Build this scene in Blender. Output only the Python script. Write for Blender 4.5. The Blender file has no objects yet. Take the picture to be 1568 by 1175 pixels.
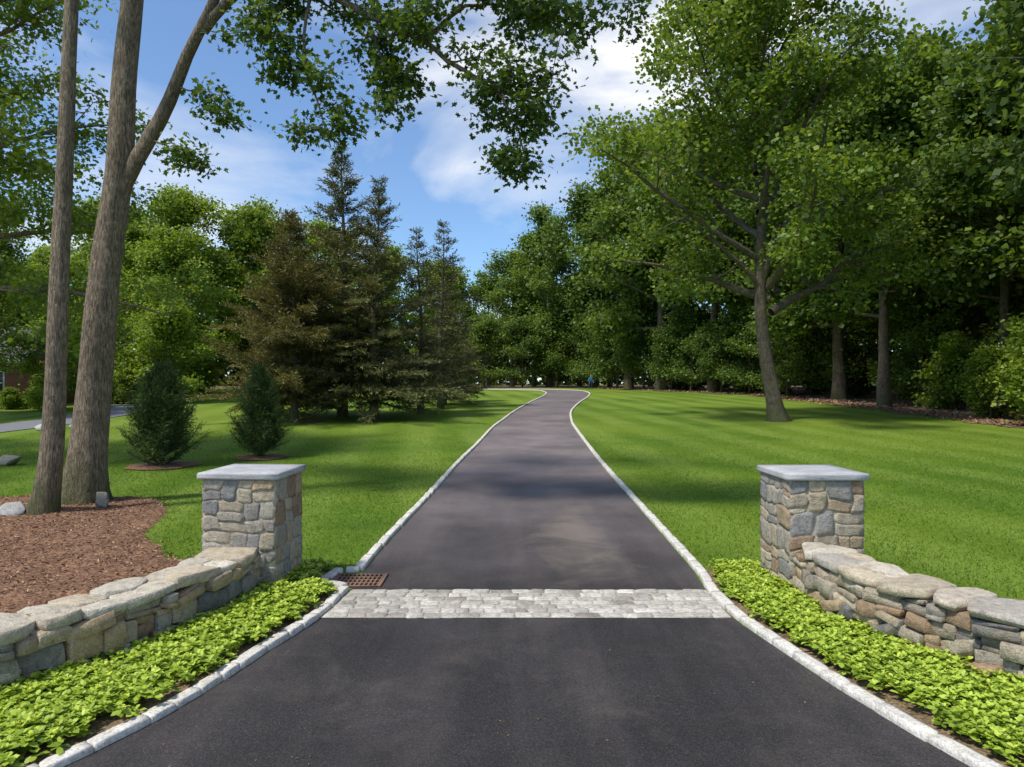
import bpy, math, random, bmesh
import numpy as np
from mathutils import Vector, Matrix
random.seed(7); rng=np.random.default_rng(7)
scene=bpy.context.scene
# ------------------------------------------------------------ terrain profile
_ky=[-2000,15,20,25,30,40,50,60,70,80,100,140,3000]
_kz=[0,0,.06,.18,.35,.70,1.0,1.27,1.48,1.63,1.80,2.0,2.0]
_ys=np.arange(-60,400,1.0); _zz=np.interp(_ys,_ky,_kz); _zz=np.convolve(np.pad(_zz,3,mode='edge'),np.ones(7)/7,'valid')
def hz(y): return np.interp(y,_ys,_zz)
# driveway edges (metres)
LEy=[-12,0,3,4.4,5,5.5,6.3,7.2,8.2,9,11.15,14.2,20.3,31.8,41.8,50.5,60,69,76]
LEx=[-12,-5.4,-3.6,-2.8,-2.52,-2.36,-2.17,-1.95,-1.86,-1.9,-1.85,-1.74,-1.52,-.8,.23,1.3,2.6,3.45,3.35]
REy=[-12,0,3,4.4,5.5,6.87,7.2,8.16,9,11.15,14.2,20.3,31.8,35.1,41.8,50.5,60,69,76]
REx=[12,5.2,3.5,2.86,2.56,2.31,2.24,2.24,2.32,2.38,2.45,2.55,2.77,2.9,3.45,4.75,6.4,7.5,7.7]
def LE(y): return np.interp(y,LEy,LEx)
def RE(y): return np.interp(y,REy,REx)
# ------------------------------------------------------------ mesh builder
class B:
    def __init__(s): s.V=[];s.L=[];s.C=[];s.col=[];s.n=0
    def add(s,V,F,col=(.5,.5,.5,1)):
        V=np.asarray(V,float).reshape(-1,3); F=np.asarray(F,int)
        s.V.append(V); s.L.append((F+s.n).ravel()); s.C.append(np.full(len(F),F.shape[1]))
        c=np.asarray(col,float)
        if c.ndim==1: c=np.tile(c,(len(V),1))
        s.col.append(c); s.n+=len(V)
    def mesh(s,name,mat=None,smooth=False):
        V=np.concatenate(s.V);L=np.concatenate(s.L);C=np.concatenate(s.C);col=np.concatenate(s.col)
        m=bpy.data.meshes.new(name)
        m.vertices.add(len(V)); m.vertices.foreach_set('co',V.astype(np.float32).ravel())
        m.loops.add(len(L)); m.loops.foreach_set('vertex_index',L.astype(np.int32))
        m.polygons.add(len(C)); st=np.concatenate([[0],np.cumsum(C)[:-1]])
        m.polygons.foreach_set('loop_start',st.astype(np.int32)); m.polygons.foreach_set('loop_total',C.astype(np.int32))
        m.update(calc_edges=True)
        a=m.attributes.new('Col','FLOAT_COLOR','POINT'); a.data.foreach_set('color',col.astype(np.float32).ravel())
        if smooth: m.polygons.foreach_set('use_smooth',np.ones(len(C),bool))
        if mat: m.materials.append(mat)
        m.validate(); return m
    def obj(s,name,mat=None,parent=None,smooth=False):
        return link(name,s.mesh(name,mat,smooth),parent)
def link(name,data,parent=None,loc=None,rotz=0,scale=None):
    o=bpy.data.objects.new(name,data); scene.collection.objects.link(o)
    if parent: o.parent=parent
    if loc is not None: o.location=loc
    o.rotation_euler[2]=rotz
    if scale is not None: o.scale=scale
    return o
def empty(name,loc=(0,0,0),rotz=0,scale=(1,1,1)):
    o=link(name,None,None,loc,rotz,scale); o.empty_display_size=.2; return o
# ------------------------------------------------------------ node helpers
def newmat(name):
    m=bpy.data.materials.new(name); m.use_nodes=True; nt=m.node_tree; nt.nodes.clear()
    out=nt.nodes.new('ShaderNodeOutputMaterial'); p=nt.nodes.new('ShaderNodeBsdfPrincipled')
    nt.links.new(p.outputs[0],out.inputs[0]); return m,nt,p,out
def noise(nt,scale,detail=4,rough=.6,vec=None,dist=0):
    n=nt.nodes.new('ShaderNodeTexNoise'); n.inputs['Scale'].default_value=scale; n.inputs['Detail'].default_value=detail
    n.inputs['Roughness'].default_value=rough; n.inputs['Distortion'].default_value=dist
    if vec is None:
        tc=nt.nodes.new('ShaderNodeTexCoord'); vec=tc.outputs['Object']
    nt.links.new(vec,n.inputs['Vector']); return n.outputs[0]
def ramp(nt,fac,stops,interp='LINEAR'):
    r=nt.nodes.new('ShaderNodeValToRGB'); r.color_ramp.interpolation=interp; e=r.color_ramp.elements
    while len(e)<len(stops): e.new(.5)
    for i,(p,c) in enumerate(stops):
        e[i].position=p; e[i].color=(c,c,c,1) if not hasattr(c,'__len__') else (*c,1)
    nt.links.new(fac,r.inputs[0]); return r.outputs[0]
def mix(nt,fac,a,b,mode='MIX'):
    m=nt.nodes.new('ShaderNodeMix'); m.data_type='RGBA'; m.blend_type=mode
    for i,v in ((0,fac),(6,a),(7,b)):
        s=m.inputs[i]
        if hasattr(v,'is_output'): nt.links.new(v,s)
        elif i==0: s.default_value=float(v)
        elif hasattr(v,'__len__'): s.default_value=(*v,1)
        else: s.default_value=(v,v,v,1)
    return m.outputs[2]
def mth(nt,op,a,b=0.0):
    m=nt.nodes.new('ShaderNodeMath'); m.operation=op
    for i,v in enumerate((a,b)):
        if hasattr(v,'is_output'): nt.links.new(v,m.inputs[i])
        else: m.inputs[i].default_value=v
    return m.outputs[0]
def bump(nt,p,h,strength=.5,dist=.02):
    b=nt.nodes.new('ShaderNodeBump'); b.inputs['Strength'].default_value=strength; b.inputs['Distance'].default_value=dist
    nt.links.new(h,b.inputs['Height']); nt.links.new(b.outputs[0],p.inputs['Normal'])
def attr(nt):
    a=nt.nodes.new('ShaderNodeAttribute'); a.attribute_name='Col'
    s=nt.nodes.new('ShaderNodeSeparateColor'); nt.links.new(a.outputs['Color'],s.inputs[0]); return a.outputs['Color'],s.outputs[0],s.outputs[1],s.outputs[2]

def leaf_mat(name,dark,mid,light,trans=.35,tcol=None,gw=.55,obvar=.25):
    m,nt,p,out=newmat(name); c,r,g,b=attr(nt)
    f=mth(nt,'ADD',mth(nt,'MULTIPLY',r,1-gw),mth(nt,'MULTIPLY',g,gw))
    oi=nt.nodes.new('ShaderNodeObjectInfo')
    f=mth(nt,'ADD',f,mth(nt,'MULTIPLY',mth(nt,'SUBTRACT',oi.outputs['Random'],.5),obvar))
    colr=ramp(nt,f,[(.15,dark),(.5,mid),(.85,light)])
    nt.links.new(colr,p.inputs['Base Color']); p.inputs['Roughness'].default_value=.5
    p.inputs['Specular IOR Level'].default_value=.3
    t=nt.nodes.new('ShaderNodeBsdfTranslucent')
    tc=mix(nt,1.0,colr,(1.55,1.4,.6),'MULTIPLY'); nt.links.new(tc,t.inputs[0])
    ms=nt.nodes.new('ShaderNodeMixShader'); ms.inputs[0].default_value=trans
    nt.links.new(p.outputs[0],ms.inputs[1]); nt.links.new(t.outputs[0],ms.inputs[2]); nt.links.new(ms.outputs[0],out.inputs[0]); return m
M_wood=leaf_mat('foliage_woodland',(.044,.082,.020),(.10,.166,.030),(.20,.295,.05),trans=.4)
M_light=leaf_mat('foliage_light',(.09,.145,.018),(.175,.26,.03),(.28,.38,.055),trans=.4)
M_fg=leaf_mat('foliage_oak',(.036,.075,.018),(.076,.138,.026),(.145,.225,.04),trans=.45)
M_con=leaf_mat('needles_cedar',(.052,.064,.026),(.112,.124,.046),(.21,.21,.075),trans=.2)
M_conb=leaf_mat('needles_cedar_bronze',(.072,.072,.022),(.15,.138,.042),(.25,.22,.065),trans=.2)
M_young=leaf_mat('needles_pine',(.025,.05,.016),(.06,.10,.028),(.14,.19,.048),trans=.2,obvar=.05)
M_pach=leaf_mat('foliage_pachysandra',(.12,.19,.02),(.30,.42,.045),(.54,.66,.10),trans=.25,obvar=0)
M_grass=leaf_mat('grass_blades',(.07,.14,.012),(.130,.232,.019),(.235,.345,.034),trans=.35,obvar=0)

def bark_mat(name,a,b,sc=9):
    m,nt,p,out=newmat(name); tc=nt.nodes.new('ShaderNodeTexCoord'); mp=nt.nodes.new('ShaderNodeMapping')
    mp.inputs['Scale'].default_value=(1,1,.16); nt.links.new(tc.outputs['Object'],mp.inputs[0])
    n=noise(nt,sc*4.2,5,.6,mp.outputs[0],.9); n2=noise(nt,1.3,3,.5); n3=noise(nt,5,4,.6)
    c=ramp(nt,n,[(.36,tuple(x*.5 for x in a)),(.46,a),(.6,b)]); c=mix(nt,mth(nt,'MULTIPLY',n2,.35),c,(.17,.15,.10))
    c=mix(nt,1.0,c,ramp(nt,n3,[(.3,.7),(.7,1.25)]),'MULTIPLY')
    sx=nt.nodes.new('ShaderNodeSeparateXYZ'); nt.links.new(tc.outputs['Object'],sx.inputs[0])
    ms=ramp(nt,mth(nt,'ADD',mth(nt,'MULTIPLY',sx.outputs[2],.6),mth(nt,'MULTIPLY',n2,.9)),[(.5,.85),(1.0,0)])
    c=mix(nt,ms,c,(.07,.09,.02))
    nt.links.new(c,p.inputs['Base Color']); p.inputs['Roughness'].default_value=.9; bump(nt,p,n,1.0,.06); return m
M_bark=bark_mat('bark_oak',(.17,.125,.085),(.36,.28,.195)); M_barkd=bark_mat('bark_dark',(.09,.068,.048),(.23,.18,.13))

def stone_mat(name,rough=.88,bs=.8):
    m,nt,p,out=newmat(name); c,r,g,b=attr(nt)
    n=noise(nt,14,6,.7); n2=noise(nt,70,3,.6); n3=noise(nt,6,4,.6); n4=noise(nt,3,3,.5)
    k=ramp(nt,n,[(.25,.4),(.45,.95),(.75,1.35)]); c=mix(nt,1.0,c,k,'MULTIPLY')
    k2=ramp(nt,n2,[(.3,.7),(.7,1.22)]); c=mix(nt,1.0,c,k2,'MULTIPLY')
    c=mix(nt,ramp(nt,n3,[(.54,0),(.68,.45)]),c,(.38,.28,.17))
    c=mix(nt,ramp(nt,n4,[(.56,0),(.72,.3)]),c,(.15,.145,.11))
    nt.links.new(c,p.inputs['Base Color']); p.inputs['Roughness'].default_value=rough
    bump(nt,p,mth(nt,'ADD',n,mth(nt,'MULTIPLY',n2,.4)),bs,.04); return m
M_stone=stone_mat('fieldstone')
def granite(name,base,var=.2,sc=90):
    m,nt,p,out=newmat(name); n=noise(nt,sc,3,.7); n2=noise(nt,6,4,.6)
    c=ramp(nt,n,[(.3,tuple(x*(1-var*1.6) for x in base)),(.5,base),(.72,tuple(min(1,x*(1+var)) for x in base))])
    c=mix(nt,1.0,c,ramp(nt,n2,[(.25,.72),(.7,1.12)]),'MULTIPLY')
    nt.links.new(c,p.inputs['Base Color']); p.inputs['Roughness'].default_value=.75; bump(nt,p,mth(nt,'ADD',n,n2),.5,.01); return m
M_cap=granite('granite_cap',(.43,.43,.435)); M_curb=granite('granite_curb',(.62,.59,.53),.28,45)
M_mortar=granite('mortar',(.42,.37,.29),.1,40)
def cobble_mat():
    m,nt,p,out=newmat('cobblestone'); c,r,g,b=attr(nt); n=noise(nt,25,5,.7); n2=noise(nt,4,4,.6)
    c=mix(nt,1.0,c,ramp(nt,n,[(.3,.55),(.65,1.15)]),'MULTIPLY'); c=mix(nt,1.0,c,ramp(nt,n2,[(.3,.72),(.65,1.1)]),'MULTIPLY'); nt.links.new(c,p.inputs['Base Color']); p.inputs['Roughness'].default_value=.85; bump(nt,p,n,.6,.01); return m
M_cob=cobble_mat()
def simple(name,col,rough=.7,var=.25,sc=8,metal=0,bs=.3):
    m,nt,p,out=newmat(name); n=noise(nt,sc,5,.65)
    c=ramp(nt,n,[(.3,tuple(x*(1-var) for x in col)),(.7,tuple(x*(1+var) for x in col))]); nt.links.new(c,p.inputs['Base Color'])
    p.inputs['Roughness'].default_value=rough; p.inputs['Metallic'].default_value=metal; bump(nt,p,n,bs,.01); return m
def lawn_mat():
    m,nt,p,out=newmat('lawn'); tc=nt.nodes.new('ShaderNodeTexCoord'); sx=nt.nodes.new('ShaderNodeSeparateXYZ'); nt.links.new(tc.outputs['Object'],sx.inputs[0])
    big=noise(nt,.09,2,.5); med=noise(nt,.6,4,.65); fine=noise(nt,26,3,.8); mid2=noise(nt,.25,2,.5)
    s=mth(nt,'ADD',mth(nt,'MULTIPLY',sx.outputs[0],2.6),mth(nt,'MULTIPLY',sx.outputs[1],.35))
    s=mth(nt,'SINE',mth(nt,'ADD',s,mth(nt,'MULTIPLY',mid2,2.5)))
    s=ramp(nt,mth(nt,'ADD',mth(nt,'MULTIPLY',s,.5),.5),[(.2,0),(.8,1)])
    c=ramp(nt,med,[(.25,(.055,.118,.010)),(.5,(.085,.160,.012)),(.75,(.13,.21,.018))])
    c=mix(nt,ramp(nt,big,[(.4,0),(.62,.75)]),c,(.175,.24,.024))
    c=mix(nt,mth(nt,'MULTIPLY',mth(nt,'MULTIPLY',s,ramp(nt,mid2,[(.3,.3),(.6,1)])),.5),c,(.22,.30,.055))
    c=mix(nt,1.0,c,ramp(nt,fine,[(.25,.55),(.5,1),(.78,1.4)]),'MULTIPLY')
    nt.links.new(c,p.inputs['Base Color']); p.inputs['Roughness'].default_value=.85; p.inputs['Specular IOR Level'].default_value=.15
    bump(nt,p,fine,.7,.05); return m
M_lawn=lawn_mat()
def mulch_mat(name,cols,sc=40):
    m,nt,p,out=newmat(name); tc=nt.nodes.new('ShaderNodeTexCoord'); v=nt.nodes.new('ShaderNodeTexVoronoi'); v.inputs['Scale'].default_value=sc
    nt.links.new(tc.outputs['Object'],v.inputs['Vector']); s=nt.nodes.new('ShaderNodeSeparateColor'); nt.links.new(v.outputs['Color'],s.inputs[0])
    n=noise(nt,2,4,.6); c=ramp(nt,s.outputs[0],[(0,cols[0]),(.5,cols[1]),(1,cols[2])]); c=mix(nt,1.0,c,ramp(nt,n,[(.3,.7),(.7,1.2)]),'MULTIPLY')
    nt.links.new(c,p.inputs['Base Color']); p.inputs['Roughness'].default_value=.95; bump(nt,p,s.outputs[1],.8,.02); return m
M_mulch=mulch_mat('mulch',[(.09,.045,.025),(.19,.095,.05),(.32,.18,.10)])
M_litter=mulch_mat('leaf_litter',[(.10,.055,.035),(.19,.115,.07),(.30,.19,.12)],6)
M_soil=mulch_mat('bed_soil',[(.10,.065,.035),(.19,.125,.07),(.29,.21,.12)],60)
def chip_mat():
    m,nt,p,out=newmat('mulch_chips'); c,r,g,b=attr(nt); c=ramp(nt,r,[(0,(.10,.05,.027)),(.6,(.26,.135,.072)),(1,(.50,.32,.19))]); nt.links.new(c,p.inputs['Base Color']); p.inputs['Roughness'].default_value=.9; return m
M_chip=chip_mat()
def asphalt_mat():
    m,nt,p,out=newmat('asphalt'); tc=nt.nodes.new('ShaderNodeTexCoord'); sx=nt.nodes.new('ShaderNodeSeparateXYZ'); nt.links.new(tc.outputs['Object'],sx.inputs[0])
    X,Y=sx.outputs[0],sx.outputs[1]
    sp=noise(nt,110,2,.85); sp2=noise(nt,38,2,.7); pa=noise(nt,1.1,5,.65,dist=.5); pb=noise(nt,.5,4,.6)
    mp=nt.nodes.new('ShaderNodeMapping'); mp.inputs['Scale'].default_value=(1.6,.14,1); nt.links.new(tc.outputs['Object'],mp.inputs[0])
    st=noise(nt,1.0,4,.6,mp.outputs[0])
    c=ramp(nt,sp,[(.3,(.013,.012,.012)),(.52,(.028,.025,.025)),(.66,(.06,.054,.052)),(.78,(.21,.19,.175))])
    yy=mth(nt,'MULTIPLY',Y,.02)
    far=ramp(nt,yy,[(.163,0),(.175,.12),(.26,.42),(.42,.9)])  # lightens distant asphalt: sunlight and grazing sheen painted into the base colour
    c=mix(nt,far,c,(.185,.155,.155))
    c=mix(nt,ramp(nt,pa,[(.5,0),(.78,.42)]),c,(.12,.10,.08))
    c=mix(nt,mth(nt,'MULTIPLY',ramp(nt,st,[(.45,0),(.72,.45)]),ramp(nt,yy,[(.1,.3),(.3,1)])),c,(.17,.145,.14))
    c=mix(nt,1.0,c,ramp(nt,pb,[(.3,.65),(.7,1.3)]),'MULTIPLY'); c=mix(nt,1.0,c,ramp(nt,sp2,[(.3,.8),(.7,1.2)]),'MULTIPLY')
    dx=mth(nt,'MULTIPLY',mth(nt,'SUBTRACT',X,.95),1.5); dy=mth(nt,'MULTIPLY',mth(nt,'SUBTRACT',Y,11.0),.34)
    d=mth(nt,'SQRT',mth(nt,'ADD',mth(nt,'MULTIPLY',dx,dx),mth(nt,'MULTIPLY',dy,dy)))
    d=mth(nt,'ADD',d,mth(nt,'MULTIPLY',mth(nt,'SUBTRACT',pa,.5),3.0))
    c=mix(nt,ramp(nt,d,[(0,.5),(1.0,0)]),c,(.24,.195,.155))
    nt.links.new(c,p.inputs['Base Color']); p.inputs['Roughness'].default_value=.7; p.inputs['Specular IOR Level'].default_value=.3
    bump(nt,p,sp,.6,.008); return m
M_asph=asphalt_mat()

# ------------------------------------------------------------ ground
def grid_sheet(xs,ys,off=0.0):
    X,Y=np.meshgrid(xs,ys); Z=hz(Y)+off
    V=np.stack([X,Y,Z],-1).reshape(-1,3); nx=len(xs); i=np.arange((len(ys)-1)*(nx-1)); r=i//(nx-1); c=i%(nx-1); a=r*nx+c
    return V,np.stack([a,a+1,a+nx+1,a+nx],-1)
b=B(); xs=np.concatenate([[-1500,-600,-250],np.arange(-120,121,6),[250,600,1500]]); ys=np.concatenate([[-600,-200,-60],np.arange(-20,160,1.0),[200,300,600,1500]])
b.add(*grid_sheet(xs,ys)); b.obj('ground',M_lawn)
def strip(name,rows,off,mat,n=6,parent=None):
    b=B(); V=[]
    for (l,r) in rows:
        for k in range(n+1):
            t=k/n; x=l[0]*(1-t)+r[0]*t; y=l[1]*(1-t)+r[1]*t; V.append((x,y,hz(y)+off))
    F=[]
    for i in range(len(rows)-1):
        for k in range(n): a=i*(n+1)+k; F.append((a,a+1,a+n+2,a+n+1))
    b.add(V,F); return b.obj(name,mat,parent)
rows=[((LE(y),y),(RE(y),y)) for y in np.arange(-12,77,.5)]
cx,cy=-6.0,76.0
for k in range(1,40):
    a=k/40*math.radians(105)
    rl=(3.35-cx); rr=(7.7-cx)
    rows.append(((cx+rl*math.cos(a),cy+rl*math.sin(a)),(cx+rr*math.cos(a),cy+rr*math.sin(a)*1.0)))
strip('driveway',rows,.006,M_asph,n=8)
sweepL=[r[0] for r in rows[-39:]]; sweepR=[r[1] for r in rows[-39:]]
NL=[(-33,26),(-27,28.5),(-24.5,31),(-24,35),(-24.3,39),(-26,43.5),(-30,48)]; NR=[(-31,22),(-25,25),(-21.6,28.5),(-20.8,34),(-21.2,39.5),(-23,45),(-27,50)]
nr=[]
for i in range(61):
    t=i/10; nr.append(((np.interp(t,range(7),[p[0] for p in NL]),np.interp(t,range(7),[p[1] for p in NL])),(np.interp(t,range(7),[p[0] for p in NR]),np.interp(t,range(7),[p[1] for p in NR]))))
strip('neighbouring_driveway',nr,.025,simple('asphalt_grey',(.17,.17,.18),.8),n=4)
WY=[10,25,33.5,45,64,80,92,98,100,170]; WX=[26,24.5,22.6,22.3,21.3,14.6,11.5,8.5,-80,-80]
ysw=np.arange(10,165,.5); rowsw=[]
for y in ysw:
    e=np.interp(y,WY,WX)+.6*math.sin(y*.9)+.4*math.sin(y*2.3+1); rowsw.append(((e,y),(130,y)))
strip('woodland_floor',rowsw,.025,M_litter,n=10)

# ------------------------------------------------------------ stones
bm=bmesh.new(); bmesh.ops.create_cube(bm,size=2); bmesh.ops.subdivide_edges(bm,edges=bm.edges[:],cuts=4,use_grid_fill=True)
bm.verts.index_update(); TV=np.array([v.co[:] for v in bm.verts]); TF=np.array([[v.index for v in f.verts] for f in bm.faces]); bm.free()
def stone(bd,c,ax,ay,size,col,n=6,ns=.06,cuts=0,cd=(.06,.22)):
    q=TV.copy(); m=np.max(np.abs(q),axis=1,keepdims=True); r=(np.abs(q)**n).sum(1,keepdims=True)**(1/n); q=q*(m/r)
    for k in range(cuts):
        nr=rng.normal(size=3)
        nr/=np.linalg.norm(nr); dd=q@nr; lim=dd.max()*(1-rng.uniform(*cd)); ex=np.maximum(0,dd-lim); q=q-ex[:,None]*nr
    ph=rng.uniform(0,6.28,(3,3)); fr=rng.uniform(1.2,4.5,(3,3))
    d=np.zeros_like(q)
    for k in range(3):
        d+=np.sin(q[:,[1,2,0]]*fr[k]+ph[k])*ns*.5
    q=q+d
    sh=rng.uniform(-ns*2,ns*2,4); q[:,0]+=sh[0]*q[:,2]+sh[1]*q[:,1]; q[:,2]+=sh[2]*q[:,0]; q[:,1]+=sh[3]*q[:,0]
    xf(bd,q,TF,c,ax,ay,size,col)
def xf(bd,q,F,c,ax,ay,size,col):
    q=q*np.array(size)/2
    ca,sa=math.cos(ax),math.sin(ax)
    x=q[:,0]*ca-q[:,1]*sa; y=q[:,0]*sa+q[:,1]*ca
    z=q[:,2]+ay*q[:,0]
    bd.add(np.stack([x+c[0],y+c[1],z+c[2]],-1),F,col)
def hull(P,bev=.04):
    bm=bmesh.new()
    for p in P: bm.verts.new(p)
    r=bmesh.ops.convex_hull(bm,input=bm.verts[:])
    dead=[v for v in bm.verts if not v.link_faces]; bmesh.ops.delete(bm,geom=dead,context='VERTS')
    bmesh.ops.dissolve_limit(bm,angle_limit=math.radians(5),verts=bm.verts[:],edges=bm.edges[:])
    bmesh.ops.bevel(bm,geom=bm.edges[:],offset=bev,segments=1,affect='EDGES',clamp_overlap=True)
    bmesh.ops.triangulate(bm,faces=bm.faces[:])
    bm.verts.index_update(); V=np.array([v.co[:] for v in bm.verts]); F=np.array([[v.index for v in f.verts] for f in bm.faces]); bm.free(); return V,F
rs=np.random.default_rng(3)
ROCKS=[]
for i in range(48):
    P=[]
    for sx in (-1,1):
        for sy in (-1,1):
            for sz in (-1,1):
                j=rs.uniform(0,.68,3); base=np.array([sx,sy,sz],float)
                for ax_ in range(3):
                    q=base.copy(); q[ax_]*=1-j[ax_]*rs.uniform(.3,1.3); q+=rs.normal(0,.07,3); P.append(q)
    ROCKS.append(hull(np.clip(np.array(P),-1.1,1.1)))
BOULD=[]
for i in range(10):
    P=rs.normal(size=(26,3)); P/=np.linalg.norm(P,axis=1,keepdims=True); P*=rs.uniform(.8,1.1,(26,1)); BOULD.append(hull(P,.05))
SLABS=[]
for i in range(26):
    n=rs.integers(6,10); an=np.sort((np.arange(n)+rs.uniform(-.35,.35,n))*2*math.pi/n); P=[]
    for a in an:
        ca,sa=math.cos(a),math.sin(a); r=rs.uniform(.92,1.14)/max(abs(ca),abs(sa))**rs.uniform(.7,1); r=min(r,1.3)
        P.append((ca*r,sa*r,1+rs.normal(0,.10))); P.append((ca*r*rs.uniform(.9,1.05),sa*r*rs.uniform(.9,1.05),-1+rs.normal(0,.2))); P.append((ca*r*1.03,sa*r*1.03,rs.uniform(-.5,.6)))
    SLABS.append(hull(np.array(P),.03))
def rock(bd,c,ax,ay,size,col,lib=None):
    lib=lib or ROCKS; V,F=lib[rng.integers(len(lib))]; V=V.copy()
    if rng.random()<.5: V=V*np.array([-1,-1,1])
    xf(bd,V,F,c,ax,ay,size,col)
PAL=[(.42,.34,.235),(.39,.325,.235),(.35,.315,.25),(.29,.265,.225),(.17,.165,.155),(.42,.31,.185),(.32,.215,.13),(.47,.41,.31),(.31,.28,.22),(.42,.36,.26),(.37,.29,.19),(.22,.205,.18),(.44,.38,.28)]
PALC=[(.55,.49,.39),(.51,.46,.37),(.58,.53,.43),(.47,.41,.32),(.45,.41,.35),(.52,.44,.32)]
def pc(pal,j=.14):
    c=np.array(pal[rng.integers(len(pal))])*rng.uniform(1-j,1+j); return (*c,1)
def path_sampler(P):
    P=np.array(P,float)
    out=[]
    Q=np.vstack([2*P[0]-P[1],P,2*P[-1]-P[-2]])
    for i in range(1,len(Q)-2):
        for t in np.linspace(0,1,12,endpoint=False):
            p0,p1,p2,p3=Q[i-1:i+3]; out.append(.5*((2*p1)+(-p0+p2)*t+(2*p0-5*p1+4*p2-p3)*t*t+(-p0+3*p1-3*p2+p3)*t**3))
    out.append(P[-1]); out=np.array(out); d=np.concatenate([[0],np.cumsum(np.linalg.norm(np.diff(out,axis=0),axis=1))])
    def at(s): return np.array([np.interp(s,d,out[:,k]) for k in range(out.shape[1])])
    def f(s):
        s=min(max(s,0),d[-1]); q=at(min(s+.05,d[-1]))-at(max(0,s-.05))
        return at(s),q/np.linalg.norm(q)
    return f,d[-1]
def stone_wall(front,side,H,width):
    root=empty('stone_wall'); bd=B(); f,L=path_sampler(front)
    def off(s,o):
        p,t=f(s); nrm=np.array([t[1],-t[0]])*side; return p+nrm*o,math.atan2(t[1],t[0])
    for face_o in (0.13,width-.13):
        z=0.0
        while z<H-.10:
            hgt=rng.uniform(.10,.19); hgt=min(hgt,H-.045-z); s=-rng.uniform(0,.1)
            while s<L:
                ln=rng.uniform(.11,.38); hh=hgt*rng.uniform(.82,1.12)
                p,a=off(min(max(s+ln/2,0.02),L),face_o+rng.uniform(-.055,.03))
                k2=rng.random()
                if k2<.42 and hgt>.105:
                    h1=rng.uniform(.3,.7)
                    rock(bd,(p[0],p[1],z+hgt*h1/2),a+rng.normal(0,.08),rng.normal(0,.12),(ln*.99,.26,hgt*h1*1.04),pc(PAL))
                    rock(bd,(p[0],p[1],z+hgt*(1+h1)/2),a+rng.normal(0,.08),rng.normal(0,.12),(ln*rng.uniform(.75,1.0),.24,hgt*(1-h1)*1.04),pc(PAL))
                else: rock(bd,(p[0],p[1],z+hgt/2+rng.normal(0,.008)),a+rng.normal(0,.14),rng.normal(0,.17),(ln*1.0,.27,hh*1.02),pc(PAL))
                s+=ln*rng.uniform(.96,1.04)
            z+=hgt
    bd.obj('stones',M_stone,root)
    cap=B(); s=0
    while s<L-.05:
        ln=rng.uniform(.28,.62); ln=min(ln,max(.25,L-s))
        if rng.random()<.3: parts=[(0.5,width+.06)]
        else:
            k=rng.uniform(.35,.65); parts=[(k/2,width*k+.04),((1+k)/2,width*(1-k)+.04)]
        for fr,w in parts:
            th=rng.uniform(.055,.10); p,a=off(min(s+ln/2,L),width*fr)
            rock(cap,(p[0],p[1],H+rng.uniform(-.012,.018)),a+rng.normal(0,.08),rng.normal(0,.04),(ln*1.02,w*1.02,th),pc(PALC),SLABS)
        s+=ln
    cap.obj('capstones',M_stone,root)
    co=B(); ss=np.linspace(0,L,30); V=[];F=[]
    for s in ss:
        for o,z in ((.15,-.05),(.15,H-.06),(width-.15,H-.06),(width-.15,-.05)):
            p,a=off(s,o); V.append((p[0],p[1],z))
    for i in range(29):
        for k in range(3): q=i*4+k; F.append((q,q+1,q+5,q+4))
    co.add(V,F); co.obj('core',simple('wall_core',(.035,.03,.024)),root)
LW=[(-2.84,8.02),(-2.9,7.4),(-3.02,6.9),(-3.3,6.15),(-3.58,5.65),(-4.0,5.0),(-4.6,4.2),(-5.4,3.3)]
RW=[(3.2,7.92),(3.18,7.3),(3.28,6.6),(3.55,6.1),(3.82,5.6),(4.25,5.0),(4.9,4.3),(5.7,3.5)]
stone_wall(LW,+1,.50,.52); stone_wall(RW,-1,.55,.52)

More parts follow.
